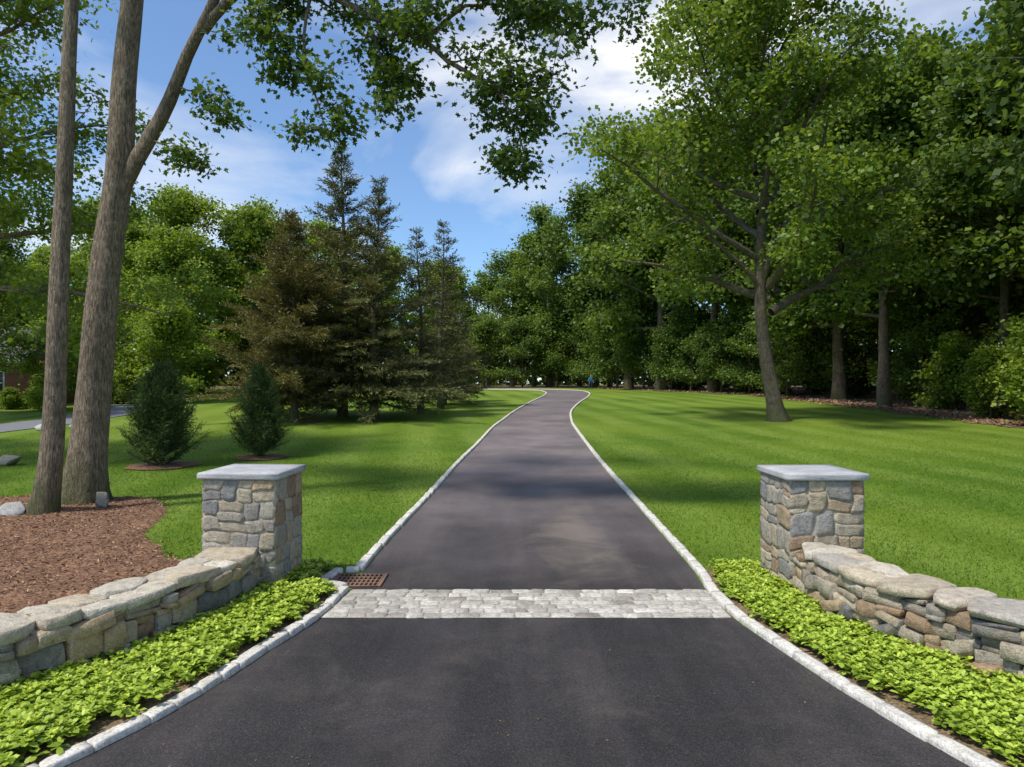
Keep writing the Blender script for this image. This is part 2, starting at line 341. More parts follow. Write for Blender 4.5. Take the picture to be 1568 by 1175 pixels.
def partition(x0,z0,x1,z1,out,d=0):
    w,h=x1-x0,z1-z0
    if (w<.38 and h<.29 and (rng.random()<.65 or w*h<.035)) or (w<.18 and h<.18): out.append((x0,z0,x1,z1)); return
    if w/h>rng.uniform(1.0,1.8): k=rng.uniform(.33,.67); partition(x0,z0,x0+w*k,z1,out); partition(x0+w*k,z0,x1,z1,out)
    else: k=rng.uniform(.33,.67); partition(x0,z0,x1,z0+h*k,out); partition(x0,z0+h*k,x1,z1,out)
PP=[(.43,.365,.265),(.40,.34,.25),(.37,.34,.285),(.30,.285,.26),(.45,.385,.28),(.41,.31,.20),(.31,.215,.14),(.47,.41,.31),(.235,.23,.22),(.41,.345,.24),(.36,.325,.265),(.40,.36,.285),(.27,.26,.24),(.43,.37,.28)]
def pillar(x,y,rot):
    root=empty('stone_pillar',(x,y,0),rot); W=.80; H=1.31
    bd=B(); q=TV*np.array([W/2+.021,W/2+.021,(H+.1)/2]); q[:,2]+=(H-.1)/2; bd.add(q,TF,(.3,.28,.24,1)); bd.obj('mortar_core',M_mortar,root)
    bd=B()
    for k in range(4):
        rects=[]; partition(-W/2-.02,-.02,W/2+.02,H,rects); a=k*math.pi/2
        ph=rng.uniform(0,6.28,4)
        def warp(x_,z_):
            e=np.clip((W/2+.02-np.abs(x_))/.08,0,1)
            return x_+.018*np.sin(z_*8+ph[0])*e+.010*np.sin(z_*21+ph[1])*e, z_+(.014*np.sin(x_*8+ph[2])+.008*np.sin(x_*21+ph[3]))*np.clip((H-z_)/.1,0,1)
        for (x0,z0,x1,z1) in rects:
            g=.003; w=x1-x0-2*g; h=z1-z0-2*g; cxx=(x0+x1)/2; cz=(z0+z1)/2; t=rng.uniform(.056,.074)
            lx,ly=cxx,-(W/2+rng.uniform(-.002,.003))
            q=TV.copy()
            for kk in range(5):
                th=rng.uniform(0,6.28); nr_=np.array([math.cos(th),0,math.sin(th)]); dd=q@nr_; lim=dd.max()*(1-rng.uniform(.02,.24)); q=q-np.maximum(0,dd-lim)[:,None]*nr_
            for kk in range(2):
                nr_=np.array([rng.normal(0,.3),-1,rng.normal(0,.3)]); nr_/=np.linalg.norm(nr_); dd=q@nr_; lim=dd.max()*(1-rng.uniform(.05,.2)); q=q-np.maximum(0,dd-lim)[:,None]*nr_
            q=q*np.array([w,t,h])/2*np.array([1.05,1,1.06]); xx,zz=warp(q[:,0]+lx,q[:,2]+cz); yy=q[:,1]+ly; ca,sa=math.cos(a),math.sin(a)
            bd.add(np.stack([xx*ca-yy*sa,xx*sa+yy*ca,zz],-1),TF,pc(PP,.15))
    bd.obj('stone_veneer',M_stone,root)
    c=B(); q=TV.copy(); side=np.maximum(np.abs(q[:,0]),np.abs(q[:,1]))>.95; q[side,:2]*=(1+rng.uniform(-.014,.010,(side.sum(),1)))
    q[side&(np.abs(q[:,2])>.95),:2]*=.988
    q=q*np.array([.465,.465,.037]); q[:,2]+=H+.038; c.add(q,TF); c.obj('cap_slab',M_cap,root)
pillar(-3.08,8.44,-.06); pillar(3.53,8.36,.03)

# ------------------------------------------------------------ curbs
def curb(P,Lr=(.35,.6),w=.11,top=.06):
    f,L=path_sampler(P); s=0; bd=B()
    while s<L:
        ln=rng.uniform(*Lr); ln=min(ln,L-s+.02); p,t=f(s+ln/2); a=math.atan2(t[1],t[0]); z=hz(p[1])
        c=rng.uniform(.9,1.08); stone(bd,(p[0],p[1],z+top-.09+rng.uniform(-.006,.006)),a+rng.normal(0,.014),float((hz(p[1]+.5*t[1])-hz(p[1]-.5*t[1]))),(ln-.004,w*rng.uniform(.9,1.08),.18),(c,c,c,1),26,.016,5,(.01,.07)); s+=ln
    return bd
cr=empty('curb'); k=.07
curb([(LE(y)-k,y) for y in (0,1.5,3,4.4,5,5.5,6.3,7.2,8.15)],(.22,.45)).obj('left_apron_curb',M_curb,cr)
curb([(-1.95,8.24),(-2.24,8.42),(-2.24,8.7),(-2.2,8.97)],(.2,.3)).obj('drain_curb',M_curb,cr)
curb([(-2.12,9.0),(-1.97,9.02)],(.3,.3)).obj('drain_curb_end',M_curb,cr)
curb([(LE(y)-k,y) for y in (9.05,11.15,14.2,20.3,26,31.8,36,41.8,50.5,60,69,76)]+[(p[0],p[1]) for p in sweepL[::4]],(.4,.9)).obj('left_curb',M_curb,cr)
curb([(RE(y)+k,y) for y in (0,1.5,3,4.4,5.5,6.87,7.5,8.16,9,11.15,14.2,20.3,26,31.8,35.1,41.8,50.5,60,69,76)]+[(p[0],p[1]) for p in sweepR[::4]],(.22,.5)).obj('right_curb',M_curb,cr)

root=empty('cobblestone_band'); bd=B(); y0,y1=7.2,8.17
V=[(LE(y0)+.0,y0,.010),(RE(y0),y0,.010),(RE(y1),y1,.010),(LE(y1),y1,.010)]; mb=B(); mb.add(V,[(0,1,2,3)]); mb.obj('mortar_bed',granite('band_mortar',(.42,.38,.31),.2,30),root)
nr_=7; y=y0
for r in range(nr_):
    hgt=(y1-y0)/nr_; x=LE(y)+rng.uniform(0,.05)
    while x<RE(y)-.05:
        ln=min(rng.uniform(.14,.27),RE(y)-x); v=rng.uniform(.38,.62); c=(v*1.02,v*.95,v*.83,1) if rng.random()<.75 else (v*.68,v*.61,v*.53,1)
        stone(bd,(x+ln/2,y+hgt/2+rng.normal(0,.004),-.006+rng.uniform(-.004,.003)),rng.normal(0,.025),0,(ln-.008,(hgt-.006)*rng.uniform(.92,1.03),.055),c,11,.04,5,(.03,.15)); x+=ln
    y+=hgt
bd.obj('cobbles',M_cob,root)
root=empty('drain_grate',(-1.86,8.56,0)); bd=B()
def box(bd,c,s,col=(.5,.5,.5,1)):
    v=np.array([(x,y,z) for x in(-1,1) for y in(-1,1) for z in(-1,1)])*np.array(s)/2+np.array(c)
    bd.add(v,[(0,1,3,2),(4,6,7,5),(0,4,5,1),(2,3,7,6),(0,2,6,4),(1,5,7,3)],col)
for x in np.arange(-.27,.28,.054): box(bd,(x,0,.016),(.018,.5,.02))
for yv in (-.25,-.125,0,.125,.25): box(bd,(0,yv,.014),(.6,.026,.018))
box(bd,(-.3,0,.017),(.03,.54,.024)); box(bd,(.3,0,.017),(.03,.54,.024))
bd.obj('grate_bars',simple('rusty_iron',(.2,.11,.07),.8),root)
bd=B(); box(bd,(0,0,.005),(.6,.52,.006)); bd.obj('grate_pit',simple('pit_dark',(.02,.018,.016)),root)

# ------------------------------------------------------------ beds
def inpoly(x,y,P):
    P=np.array(P); ins=np.zeros(x.shape,bool); j=len(P)-1
    for i in range(len(P)):
        xi,yi=P[i];xj,yj=P[j]; c=((yi>y)!=(yj>y))&(x<(xj-xi)*(y-yi)/(yj-yi+1e-12)+xi); ins^=c; j=i
    return ins
def wl(y): return np.interp(y,[p[1] for p in LW[::-1]],[p[0] for p in LW[::-1]])
def wr(y): return np.interp(y,[p[1] for p in RW[::-1]],[p[0] for p in RW[::-1]])
rowsL=[];rowsR=[]
for y in np.arange(3.3,9.01,.1):
    rowsL.append(((wl(y)-.2 if y<8 else -2.75,y),(LE(y)-.05 if y<8.2 else -2.2,y)))
    rowsR.append(((RE(y)+.05,y),(wr(y)+.2 if y<7.9 else 3.2,y)))
strip('planting_bed',rowsL,.03,M_soil,n=6); strip('planting_bed',rowsR,.03,M_soil,n=6)
MP=[(-18,14.4),(-9,14.9),(-7.2,14.3),(-6.5,13.2),(-6.2,12.2),(-5.9,11.2),(-5.2,10.3),(-4.8,9.7),(-4.2,9.4),(-3.5,8.8),(-3.1,8.0),(-3.2,7.3),(-3.4,6.8),(-3.7,6.2),(-4.0,5.8),(-4.6,5.0),(-5.4,4.2),(-6.4,3.2),(-18,3.2)]
def meshpoly(name,P,off,mat,step=.12,amp=.03):
    xs=np.arange(-18,-2.9,step); ys=np.arange(3.2,15,step); X,Y=np.meshgrid(xs,ys); ins=inpoly(X,Y,P)
    bd=B(); V,F=grid_sheet(xs,ys,off); V[:,2]+=amp*np.sin(V[:,0]*3.1)*np.sin(V[:,1]*2.7)+rng.uniform(-.008,.008,len(V))
    cnt=ins.ravel()[F].sum(1); keep=cnt>=2; V[~ins.ravel(),2]=.004; bd.add(V,F[keep]); return bd.obj(name,mat,None,True)
mul=meshpoly('mulch_bed',MP,.055,M_mulch)
SH_Q=np.array([(0,0,0),(.5,.45,.06),(1,0,-.05),(.5,-.45,.06)])
SH_O=np.array([(0,0,0),(.22,.13,.02),(.3,.32,.03),(.42,.17,.02),(.6,.42,.03),(.68,.17,.0),(1,0,-.08),(.68,-.17,0),(.6,-.42,.03),(.42,-.17,.02),(.3,-.32,.03),(.22,-.13,.02)])
SH_E=np.array([(0,0,0),(.35,.2,.04),(.75,.24,.02),(1,0,-.06),(.75,-.24,.02),(.35,-.2,.04)])
def leaves(bd,C,D,Nn,S,shape,col):
    D=D/np.linalg.norm(D,axis=1,keepdims=True); Bn=np.cross(Nn,D); Bn/=np.linalg.norm(Bn,axis=1,keepdims=True)+1e-9; Nr=np.cross(D,Bn)
    k=len(shape); V=C[:,None,:]+S[:,None,None]*(shape[None,:,0,None]*D[:,None]+shape[None,:,1,None]*Bn[:,None]+shape[None,:,2,None]*Nr[:,None])
    n=len(C); F=np.arange(n*k).reshape(n,k); c=np.zeros((n,k,4)); c[...,0]=col[:,0,None]; c[...,1]=col[:,1,None]; c[...,3]=1
    bd.add(V.reshape(-1,3),F,c.reshape(-1,4))
def rdir(n,zb=0,zs=1):
    d=rng.normal(size=(n,3)); d[:,2]=d[:,2]*zs+zb; return d/np.linalg.norm(d,axis=1,keepdims=True)
n=46000; x=rng.uniform(-13,-3,n)+rng.normal(0,.06,n); y=rng.uniform(4.2,14.8,n); m=inpoly(x+rng.normal(0,.12,n),y+rng.normal(0,.12,n),MP)&(x<-3.3); x,y=x[m],y[m]; n=len(x)
bd=B(); C=np.stack([x,y,.068+.03*np.sin(x*3.1)*np.sin(y*2.7)+rng.uniform(-.006,.014,n)],-1)
leaves(bd,C,rdir(n,0,.25),rdir(n,1.4,.6),rng.uniform(.02,.075,n),SH_Q*np.array([1,.35,1]),np.stack([rng.random(n)**1.3,rng.random(n)],-1)); bd.obj('mulch_chips',M_chip,mul)
def pachysandra(side):
    bd=B(); n=8200; y=rng.uniform(3.6,9.0,n)
    if side<0: a=np.where(y<8,wl(y)+.0,-2.66); b_=np.where(y<8.15,LE(y)-.13,-2.3)
    else: a=RE(y)+.14; b_=np.where(y<7.9,wr(y)+.02,3.1)
    x=a+(b_-a)*rng.random(n)
    dc=np.abs(x-(b_ if side<0 else a))
    dens=np.clip((dc-.0)/.22,.14,1)*(.55+.42*np.sin(x*6+y*4.3)*np.sin(y*5.1-x*3))
    keep=(rng.random(n)<dens)&((b_-a)>0)&(rng.random(n)<(b_-a)/1.5+.25); x,y=x[keep],y[keep]
    hgt=rng.uniform(.03,.11,len(x))
    for tier,(nl,sz,tilt,dz) in enumerate(((7,.064,.1,0),(5,.042,.7,.018))):
        ang=rng.uniform(0,6.28,(len(x),1))+np.arange(nl)[None]*6.283/nl+rng.normal(0,.2,(len(x),nl)); ang=ang.ravel()
        N_=len(ang); D=np.stack([np.cos(ang),np.sin(ang),np.full(N_,tilt)+rng.normal(0,.28,N_)],-1)
        C=np.repeat(np.stack([x,y,.03+hgt+dz],-1),nl,0); Nn=np.stack([-.3*np.cos(ang),-.3*np.sin(ang),np.ones(N_)],-1)+rng.normal(0,.25,(N_,3))
        pl=np.repeat(rng.random(len(x)),nl)
        leaves(bd,C,D,Nn,sz*rng.uniform(.6,1.3,N_),SH_E*np.array([1,1.1,1.5]),np.stack([np.clip(rng.random(N_)*.9+.1*tier,0,1),np.clip(pl*.6+.15+.25*tier,0,1)],-1))
    bd.obj('pachysandra',M_pach)
pachysandra(-1); pachysandra(1)
n=700000; y=6+ (rng.random(n)**1.7)*30; x=rng.uniform(-20,20,n); lim=y*.78+.6
m=(np.abs(x)<lim); x,y=x[m],y[m]
road=(x>LE(y)-.15)&(x<RE(y)+.15); alc=(x>-2.34)&(x<0)&(y>8.1)&(y<9.12)
bl=(x<0)&(y<9.0)&(x>-3.0)
lawnL=(x<0)&~inpoly(x,y,MP)&(y>8.6)&~bl
wrb=np.interp(y,[p[1] for p in RW[::-1]],[p[0]+.55 for p in RW[::-1]])
lawnR=(x>0)&(((y>8.95))|((x>np.maximum(wrb,0)+(.35*(y<7)))&((x>3.98)|(y<7.5))&(x>3.55)))
m=(lawnL|lawnR)&~road&~alc&(rng.random(len(x))<np.clip((34-y)/16,0,1)); x,y=x[m],y[m]
n=len(x); print('blades',n)
bd=B(); C=np.stack([x,y,hz(y)-.004],-1); sz=rng.uniform(.028,.055,n)*rng.choice([1,1,1,1.4],n); D=rdir(n,1.3,.35)
g=np.clip(.48+.2*np.sin(x*1.3+y*.4)*np.sin(y*.7)+.17*np.sin(x*2.6+y*.35+.8*np.sin(y*.2))*(x>0)+.08*np.sin(x*2.6+y*.35)*(x<0)+.16*np.sin(y*1.1-x*.5+2)*np.sin(x*.35+1)+rng.normal(0,.13,n),0,1)
leaves(bd,C,D,rdir(n,0,.3),sz,np.array([(0,-.13,0),(0,.13,0),(1,0,0)]),np.stack([rng.random(n),g],-1)); bd.obj('lawn_grass',M_grass)
n=300; y=4+rng.random(n)**1.3*22; x=LE(y)+(RE(y)-LE(y))*rng.random(n); bd=B()
leaves(bd,np.stack([x,y,hz(y)+.012],-1),rdir(n,0,.1),rdir(n,3,.3),rng.uniform(.010,.026,n),SH_E,np.stack([rng.random(n),rng.random(n)],-1)); bd.obj('fallen_leaves',simple('dry_leaf',(.24,.13,.05),.8))

# ------------------------------------------------------------ trees
def tube(bd,P,R,s=8,flare=0):
    P=np.asarray(P,float); n=len(P); T=np.gradient(P,axis=0); T/=np.linalg.norm(T,axis=1,keepdims=True)+1e-9
    ref=np.array([1,0,0]) if abs(T[0][0])<.8 else np.array([0,1,0]); V=[]
    ang=np.arange(s)*2*math.pi/s
    for i in range(n):
        a=np.cross(T[i],ref); a/=np.linalg.norm(a)+1e-9; b_=np.cross(T[i],a)
        r=R[i]*np.ones(s)
        if flare and i<5: r=r*(1+flare*math.exp(-i*.9)*(.6+.6*np.cos(ang*4+1)**2))
        r=r*(1+.05*np.sin(ang*3+i*.7))
        V.append(P[i]+np.outer(np.cos(ang)*r,a)+np.outer(np.sin(ang)*r,b_))
    V=np.concatenate(V); F=[]
    for i in range(n-1):
        for k in range(s): F.append((i*s+k,i*s+(k+1)%s,(i+1)*s+(k+1)%s,(i+1)*s+k))
    bd.add(V,F)
def bend(p,d,L,n=6,up=.15,wob=.12):
    P=[np.array(p,float)]; d=np.array(d,float); d/=np.linalg.norm(d)
    for i in range(n):
        d=d+rng.normal(0,wob,3)+np.array([0,0,up/n*1.5]); d/=np.linalg.norm(d); P.append(P[-1]+d*L/n)
    return np.array(P)
def interpP(P,t):
    i=t*(len(P)-1); k=min(int(i),len(P)-2); f=i-k; return P[k]*(1-f)+P[k+1]*f
def subs(bw,P,r,ns,sl,clumps,t0=.25,depth=2,flat=.35):
    for i in range(ns):
        t=t0+(1-t0)*(i+rng.random())/ns; p=interpP(P,t); k=min(int(t*(len(P)-1)),len(P)-2); tg=P[k+1]-P[k]; tg=tg/(np.linalg.norm(tg)+1e-9)
        d=tg*.6+rdir(1,.15,flat)[0]*1.0; L=sl*rng.uniform(.6,1.2)*(1.15-.5*t); Q=bend(p,d,L,4,.1,.18); rr=max(.012,r*(1-t)*.45+.012)
        tube(bw,Q,np.linspace(rr,.006,5),5)
        if depth>1: subs(bw,Q,rr,3,L*.5,clumps,.3,depth-1,flat)
        for tt in (.55,1.0): clumps.append(interpP(Q,tt))
    clumps.append(P[-1])
def crown(bl,clumps,nper,sig,ls,shape,zsq=.5):
    C=np.array(clumps); nC=len(C); rad=rng.uniform(.7,1.3,nC); g=rng.random(nC)
    idx=np.repeat(np.arange(nC),nper); n=len(idx); off=rng.normal(size=(n,3))*np.array([1,1,zsq])*sig*rad[idx,None]
    P=C[idx]+off; P[:,2]-=.15*sig*np.abs(off[:,0]+off[:,1])
    D=rdir(n,-.25,.6)+off/ (np.linalg.norm(off,axis=1,keepdims=True)+1e-6)*.6
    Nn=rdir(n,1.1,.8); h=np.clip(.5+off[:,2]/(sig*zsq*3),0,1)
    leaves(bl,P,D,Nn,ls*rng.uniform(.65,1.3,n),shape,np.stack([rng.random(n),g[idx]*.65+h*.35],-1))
def gen_tree(name,seed,H,r0,cb,R,nl=17,nsub=6,nper=55,sig=.62,ls=.30,shape=SH_Q,mat=M_wood,bark=M_barkd,lean=(0,0),low=.75):
    global rng; rng=np.random.default_rng(seed); bw=B(); cl=[]
    n=12; ts=np.linspace(0,1,n+1); w=np.cumsum(rng.normal(0,.012*H/n*2,(n+1,2)),axis=0); w[0]=0
    P=np.stack([w[:,0]+lean[0]*ts,w[:,1]+lean[1]*ts,ts*H*.9-.1],-1); rad=r0*(1-ts*.92)**.8; tube(bw,P,rad,10,.45)
    for i in range(nl):
        t=cb+(.98-cb)*(i+.5*rng.random())/nl; p=interpP(P,t); a=i*2.4+rng.normal(0,.35); u=(t-cb)/(1-cb)
        prof=(low+(1-low)*math.sin(min(1,u*2.2)*math.pi/2))*math.sqrt(max(.08,1-(u*.93)**2.2)); L=R*prof*rng.uniform(.8,1.18)
        el=.25+.9*u+rng.normal(0,.12); Q=bend(p,(math.cos(a)*math.cos(el),math.sin(a)*math.cos(el),math.sin(el)),L,7,.12,.12)
        rr=r0*(1-t*.92)**.8*.5; tube(bw,Q,np.linspace(rr,.03,8),6); subs(bw,Q,rr,nsub,L*.42,cl,.25,2)
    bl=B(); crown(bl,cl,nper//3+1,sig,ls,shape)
    return bw.mesh(name+'_wood',bark,True),bl.mesh(name+'_leaves',mat)
forms=[gen_tree('form',11,20,.34,.30,6.2,nl=18,nsub=6,nper=48,ls=.325),
       gen_tree('form',12,21,.38,.26,6.8,nl=19,nsub=6,nper=48,ls=.325),
       gen_tree('form',13,19,.30,.34,5.4,nl=16,nsub=6,nper=48,ls=.325),
       gen_tree('form',14,22,.36,.22,6.0,nl=20,nsub=6,nper=48,ls=.325)]
lowf=gen_tree('understory',15,10,.14,.08,4.2,nl=18,nsub=5,nper=48,sig=.55,ls=.26,low=.95)
def recol(k):
    l2=k[1].copy(); l2.materials[0]=M_light; return (k[0],l2)
light_forms=[recol(f) for f in forms[:2]]
shrub=gen_tree('shrub',21,4.2,.06,.05,1.9,nl=12,nsub=4,nper=60,sig=.35,ls=.2,low=.9); lshrub=recol(shrub)
def place(root,kind,x,y,s=1.0,rz=None,sz=None):
    rz=random.uniform(0,6.28) if rz is None else rz; z=float(hz(y))-.05
    t=link('tree',None,root,(x,y,z),rz,(s,s,s*(sz or 1)))
    link('trunk',kind[0],t); link('crown',kind[1],t)
woods=empty('woodland'); pts=[]
def scatter(n,x0,x1,y0,y1,cond,kinds,smin,smax,sp,root):
    tries=0;c=0
    while c<n and tries<n*40:
        tries+=1; x=random.uniform(x0,x1); y=random.uniform(y0,y1)
        if not cond(x,y) or any((x-a)**2+(y-b_)**2<sp*sp for a,b_ in pts): continue
        pts.append((x,y)); c+=1; place(root,random.choice(kinds),x,y,random.uniform(smin,smax))
for (x,y,s,k) in [(24.3,46,1.1,0),(23.5,27,1.0,1),(29,33,1.1,3),(27,39,1.0,2),(25.5,55,1.15,1),(24,64,1.3,3),(20.5,72,1.35,0),(17.0,80,1.4,1),(14.5,88,1.35,3),(27,20,1.05,0),(11.5,99,1.35,0),(20,86,1.3,2),(5.5,104,1.2,3),(0,112,1.0,1),(30,50,1.2,1)]:
    pts.append((x,y)); place(woods,forms[k],x,y,s)
edge=lambda x,y: x>np.interp(y,WY,WX)+1.5
scatter(24,26,54,24,104,lambda x,y: edge(x,y) ,forms,1.0,1.25,5.8,woods)
scatter(13,-45,30,106,130,lambda x,y:True,forms,.8,1.0,6.5,woods)
pts_s=pts; pts=[]
scatter(20,18,44,28,105,lambda x,y: edge(x,y)and 3<x-np.interp(y,WY,WX)<14,[shrub,shrub,lshrub],.6,1.2,2.8,woods)
for (x,y,s) in [(23,59,.75),(22.4,66.5,.85),(20.8,70,.7),(19.2,75.5,.9),(17.6,78,.7),(15.6,83.5,.95),(13.4,90,1.0),(11,96,1.0),(6.5,101,1.0),(1.5,102,.95),(-4,103,1.0),(-10,104,1.0),(27,57,.9),(26,72,.9),(27.5,47.5,.8),(22,90,1.0),(31,40,.8)]: place(woods,lowf,x,y,s)
for (x,y,s) in ((24.6,31.5,1.1),(26.5,34,1.3),(24.8,36.5,.8),(27.5,30,1.4),(25.2,28.5,1.0),(27,43,1.0)): place(woods,lshrub,x,y,s)
pts=pts_s
lw=empty('distant_trees')
for (x,y,s,k) in [(-24,66,.82,0),(-30,63,.85,1),(-36,66,.85,0),(-19,72,.8,1),(-14,80,.78,0),(-42,72,.9,1),(-27,74,.9,1),(-9,90,.75,1),(-31,57,.6,0),(-30,39,.6,1),(-25.5,53,.62,0),(-29,35,.55,1)]:
    pts.append((x,y)); place(lw,light_forms[k],x,y,s)
scatter(12,-85,-30,62,100,lambda x,y: x<-.40*y,light_forms+forms[:2],.7,.95,6.5,lw)
sv=pts; pts=[]
scatter(14,-60,-20,55,70,lambda x,y: x<-.36*y,[shrub,lshrub],.7,1.4,2.6,lw); pts=sv
for (x,y,s) in ((-30.8,43.2,.3),(-28.9,44,.5),(-27.2,46,.6),(-26.5,49,.8)): place(lw,lshrub,x,y,s)
place(lw,recol(lowf),-27.5,42.5,.5); place(lw,recol(lowf),-24.5,50,.7)
rng=np.random.default_rng(55)
bl=B(); f,L=path_sampler([(-130,55),(-85,100),(-30,140),(25,145),(66,118),(70,60),(62,8)]); n=45000
ss=rng.uniform(0,L,n); tab=np.array([f(s)[0] for s in np.linspace(0,L,400)]); px=np.interp(ss,np.linspace(0,L,400),tab[:,0]); py=np.interp(ss,np.linspace(0,L,400),tab[:,1])
top=13+2.5*np.sin(ss*.35)+2*np.sin(ss*.83+1)+1.2*np.sin(ss*1.9); zz=rng.random(n)**.9*top; px+=rng.normal(0,2,n); py+=rng.normal(0,2,n)
cl_=.5+.5*np.sin(ss*1.3+zz*.9)*np.sin(zz*1.2-ss*.5)
leaves(bl,np.stack([px,py,zz+1.6],-1),rdir(n,-.2,.7),rdir(n,.6),rng.uniform(.85,1.5,n),SH_Q,np.stack([rng.random(n),cl_],-1)); bl.obj('far_belt',M_wood,lw)

rng=np.random.default_rng(5)
def explicit_tree(name,loc,trunks,limbs,mat,bark,nper,sig,ls,shape,depth=2):
    root=empty(name,loc); o=np.array(loc); bw=B(); cl=[]
    for P,r0,r1,s,fl in trunks:
        f,L=path_sampler([np.array(p,float)-o for p in P]); Q=np.array([f(t)[0] for t in np.linspace(0,L,max(8,int(L/.4)))]); tube(bw,Q,np.linspace(r0,r1,len(Q)),s,fl)
    for P,r0,r1,ns,sl_,t0 in limbs:
        f,L=path_sampler([np.array(p,float)-o for p in P]); Q=np.array([f(t)[0] for t in np.linspace(0,L,max(6,int(L/.35)))]); Q[1:]+=rng.normal(0,.02,Q[1:].shape)
        tube(bw,Q,np.linspace(r0,r1,len(Q)),8); subs(bw,Q,r0,ns,sl_,cl,t0,depth)
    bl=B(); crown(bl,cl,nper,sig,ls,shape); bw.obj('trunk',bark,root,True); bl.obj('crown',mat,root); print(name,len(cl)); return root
X,Y=13.2,35.1; z=float(hz(35.1))
limbs=[]
for i in range(22):
    u=i/21; t=.28+.68*u; a=i*2.4+.3; L=(9.2-3.8*u**1.6)*rng.uniform(.85,1.12); el=.35+.75*u
    if math.cos(a)<-.2: L*=1.05
    p0=np.array([X-.9*min(1,t*2.2)+.25*math.sin(t*6),Y,z+21*t*.92]); d=np.array([math.cos(a)*math.cos(el),math.sin(a)*math.cos(el),math.sin(el)])
    P=bend(p0,d,L,6,.1,.13); limbs.append((P,.24*(1-t)+.05,.03,9,L*.36,.2))
explicit_tree('oak_tree',(X,Y,z),[([(X,Y,z-.1),(X-.25,Y,z+1.5),(X-.75,Y,z+4.5),(X-.85,Y,z+8),(X-.65,Y,z+12),(X-1,Y,z+16),(X-.8,Y,z+20)],.38,.05,14,.7),
   ([(X-.8,Y,z+6.8),(X-.1,Y-.3,z+9),(X+1.4,Y-.5,z+11.5),(X+2.4,Y-.4,z+15)],.2,.05,9,0),([(X-.8,Y,z+6.5),(X-1.8,Y-.4,z+7.6),(X-4,Y-.8,z+9.3),(X-6,Y-1,z+10.6)],.15,.04,8,0)],
   limbs,leaf_mat('foliage_lawn_oak',(.045,.088,.016),(.11,.185,.028),(.24,.325,.05),trans=.4),M_barkd,25,.47,.225,SH_Q)

rng=np.random.default_rng(9)
o=(-8.45,14.0,0)
tr=[([(-8.5,14,-.1),(-8.4,14,1.0),(-8.24,14,3.0),(-8.02,14,5.0),(-7.8,14,6.7),(-7.68,14,8.5),(-7.5,14,10.5),(-7.4,14.2,13),(-7.1,14.4,17)],.345,.10,22,.62),
    ([(-7.85,14,6.0),(-7.52,14,6.7),(-6.85,13.9,7.75),(-6.3,13.7,8.8),(-5.8,13.5,9.5),(-5.4,13.4,10.3)],.165,.08,12,0)]
L1=[(-5.95,13.6,9.2),(-5.4,13.4,9.7),(-4.8,13.2,9.85),(-3.7,13,9.6),(-2.7,12.8,9.15),(-1.7,12.6,8.6),(-.97,12.4,7.95),(-.3,12.3,7.55),(.5,12.2,7.2)]
lb=[(L1,.10,.02,22,1.25,.12),
    ([(-5.6,13.4,9.9),(-4.4,13,10.9),(-3.2,12.9,11.1),(-1.2,12.6,11),(.8,12.3,10.3),(2.1,12.2,9.4)],.09,.02,20,1.4,.15),
    ([(-3.7,13,9.6),(-3.8,12.8,8.5),(-3.5,12.7,7.5),(-3.25,12.6,6.6)],.035,.01,7,.7,.25),
    ([(-2.7,12.8,9.15),(-2.3,12.7,8.2),(-2.0,12.6,7.3)],.03,.01,6,.7,.2),
    ([(-1.5,12.5,8.5),(-.9,12.4,9.0),(.2,12.3,8.9),(1.2,12.2,8.3)],.04,.01,10,.9,.2),
    ([(-.3,12.3,7.55),(.05,12.3,6.9),(.25,12.2,6.2)],.025,.01,6,.6,.2),
    ([(-4.8,13.2,9.85),(-4.5,12.9,9.1),(-4.3,12.8,8.4)],.03,.01,5,.7,.2),
    ([(-6.5,13.8,8.2),(-6.0,13.7,8.0),(-5.5,13.6,7.6)],.02,.008,2,.3,.5),
    ([(-7.1,13.9,7.2),(-6.5,13.7,7.0),(-6.0,13.6,6.6)],.018,.008,2,.25,.6),
    ([(-7.5,14,10),(-8.6,14.5,11),(-10,15,11.6),(-11.5,15.5,11.5)],.1,.02,14,1.4,.2),
    ([(-7.4,14.2,13),(-6,15.5,14.5),(-4,17,15.5)],.1,.02,6,1.7,.2),
    ([(-7.2,14.3,15),(-8.5,14.5,17),(-10,14.5,18)],.1,.02,12,1.7,.2),
    ([(-7.1,14.4,16.5),(-6,14,18),(-4,13.5,19)],.08,.02,6,1.7,.2)]
explicit_tree('oak_tree',o,tr,lb,M_fg,M_bark,20,.20,.13,SH_O)
o=(-8.55,12.9,0)
tr=[([(-8.6,12.9,-.1),(-8.42,12.9,1),(-8.33,12.9,3),(-8.2,12.9,6),(-8.05,12.9,9.5),(-7.9,12.9,14)],.20,.07,16,.55)]
lb=[([(-8.05,12.9,10.5),(-9.2,13.5,11.5),(-10.5,14,12)],.07,.02,10,1.3,.2),([(-8,12.9,12),(-7,12,13.5),(-5.5,11,14)],.07,.02,8,1.3,.2),([(-7.9,12.9,13.8),(-8.2,12.6,15.5),(-8.6,12,16.6)],.07,.02,10,1.3,.2)]
explicit_tree('maple_tree',o,tr,lb,M_fg,M_bark,15,.2,.14,SH_O)
rng=np.random.default_rng(31)
o=(-17.4,20,0); lb=[]
for i in range(24):
    u=i/23; a=i*2.4; L=(6.6-2.6*u)*rng.uniform(.85,1.12); el=.02+.85*u; p0=np.array([-17.2,20,5.2+10.5*u]); lb.append((bend(p0,(math.cos(a)*math.cos(el),math.sin(a)*math.cos(el),math.sin(el)),L,6,.05,.1),.12,.02,9,L*.36,.2))
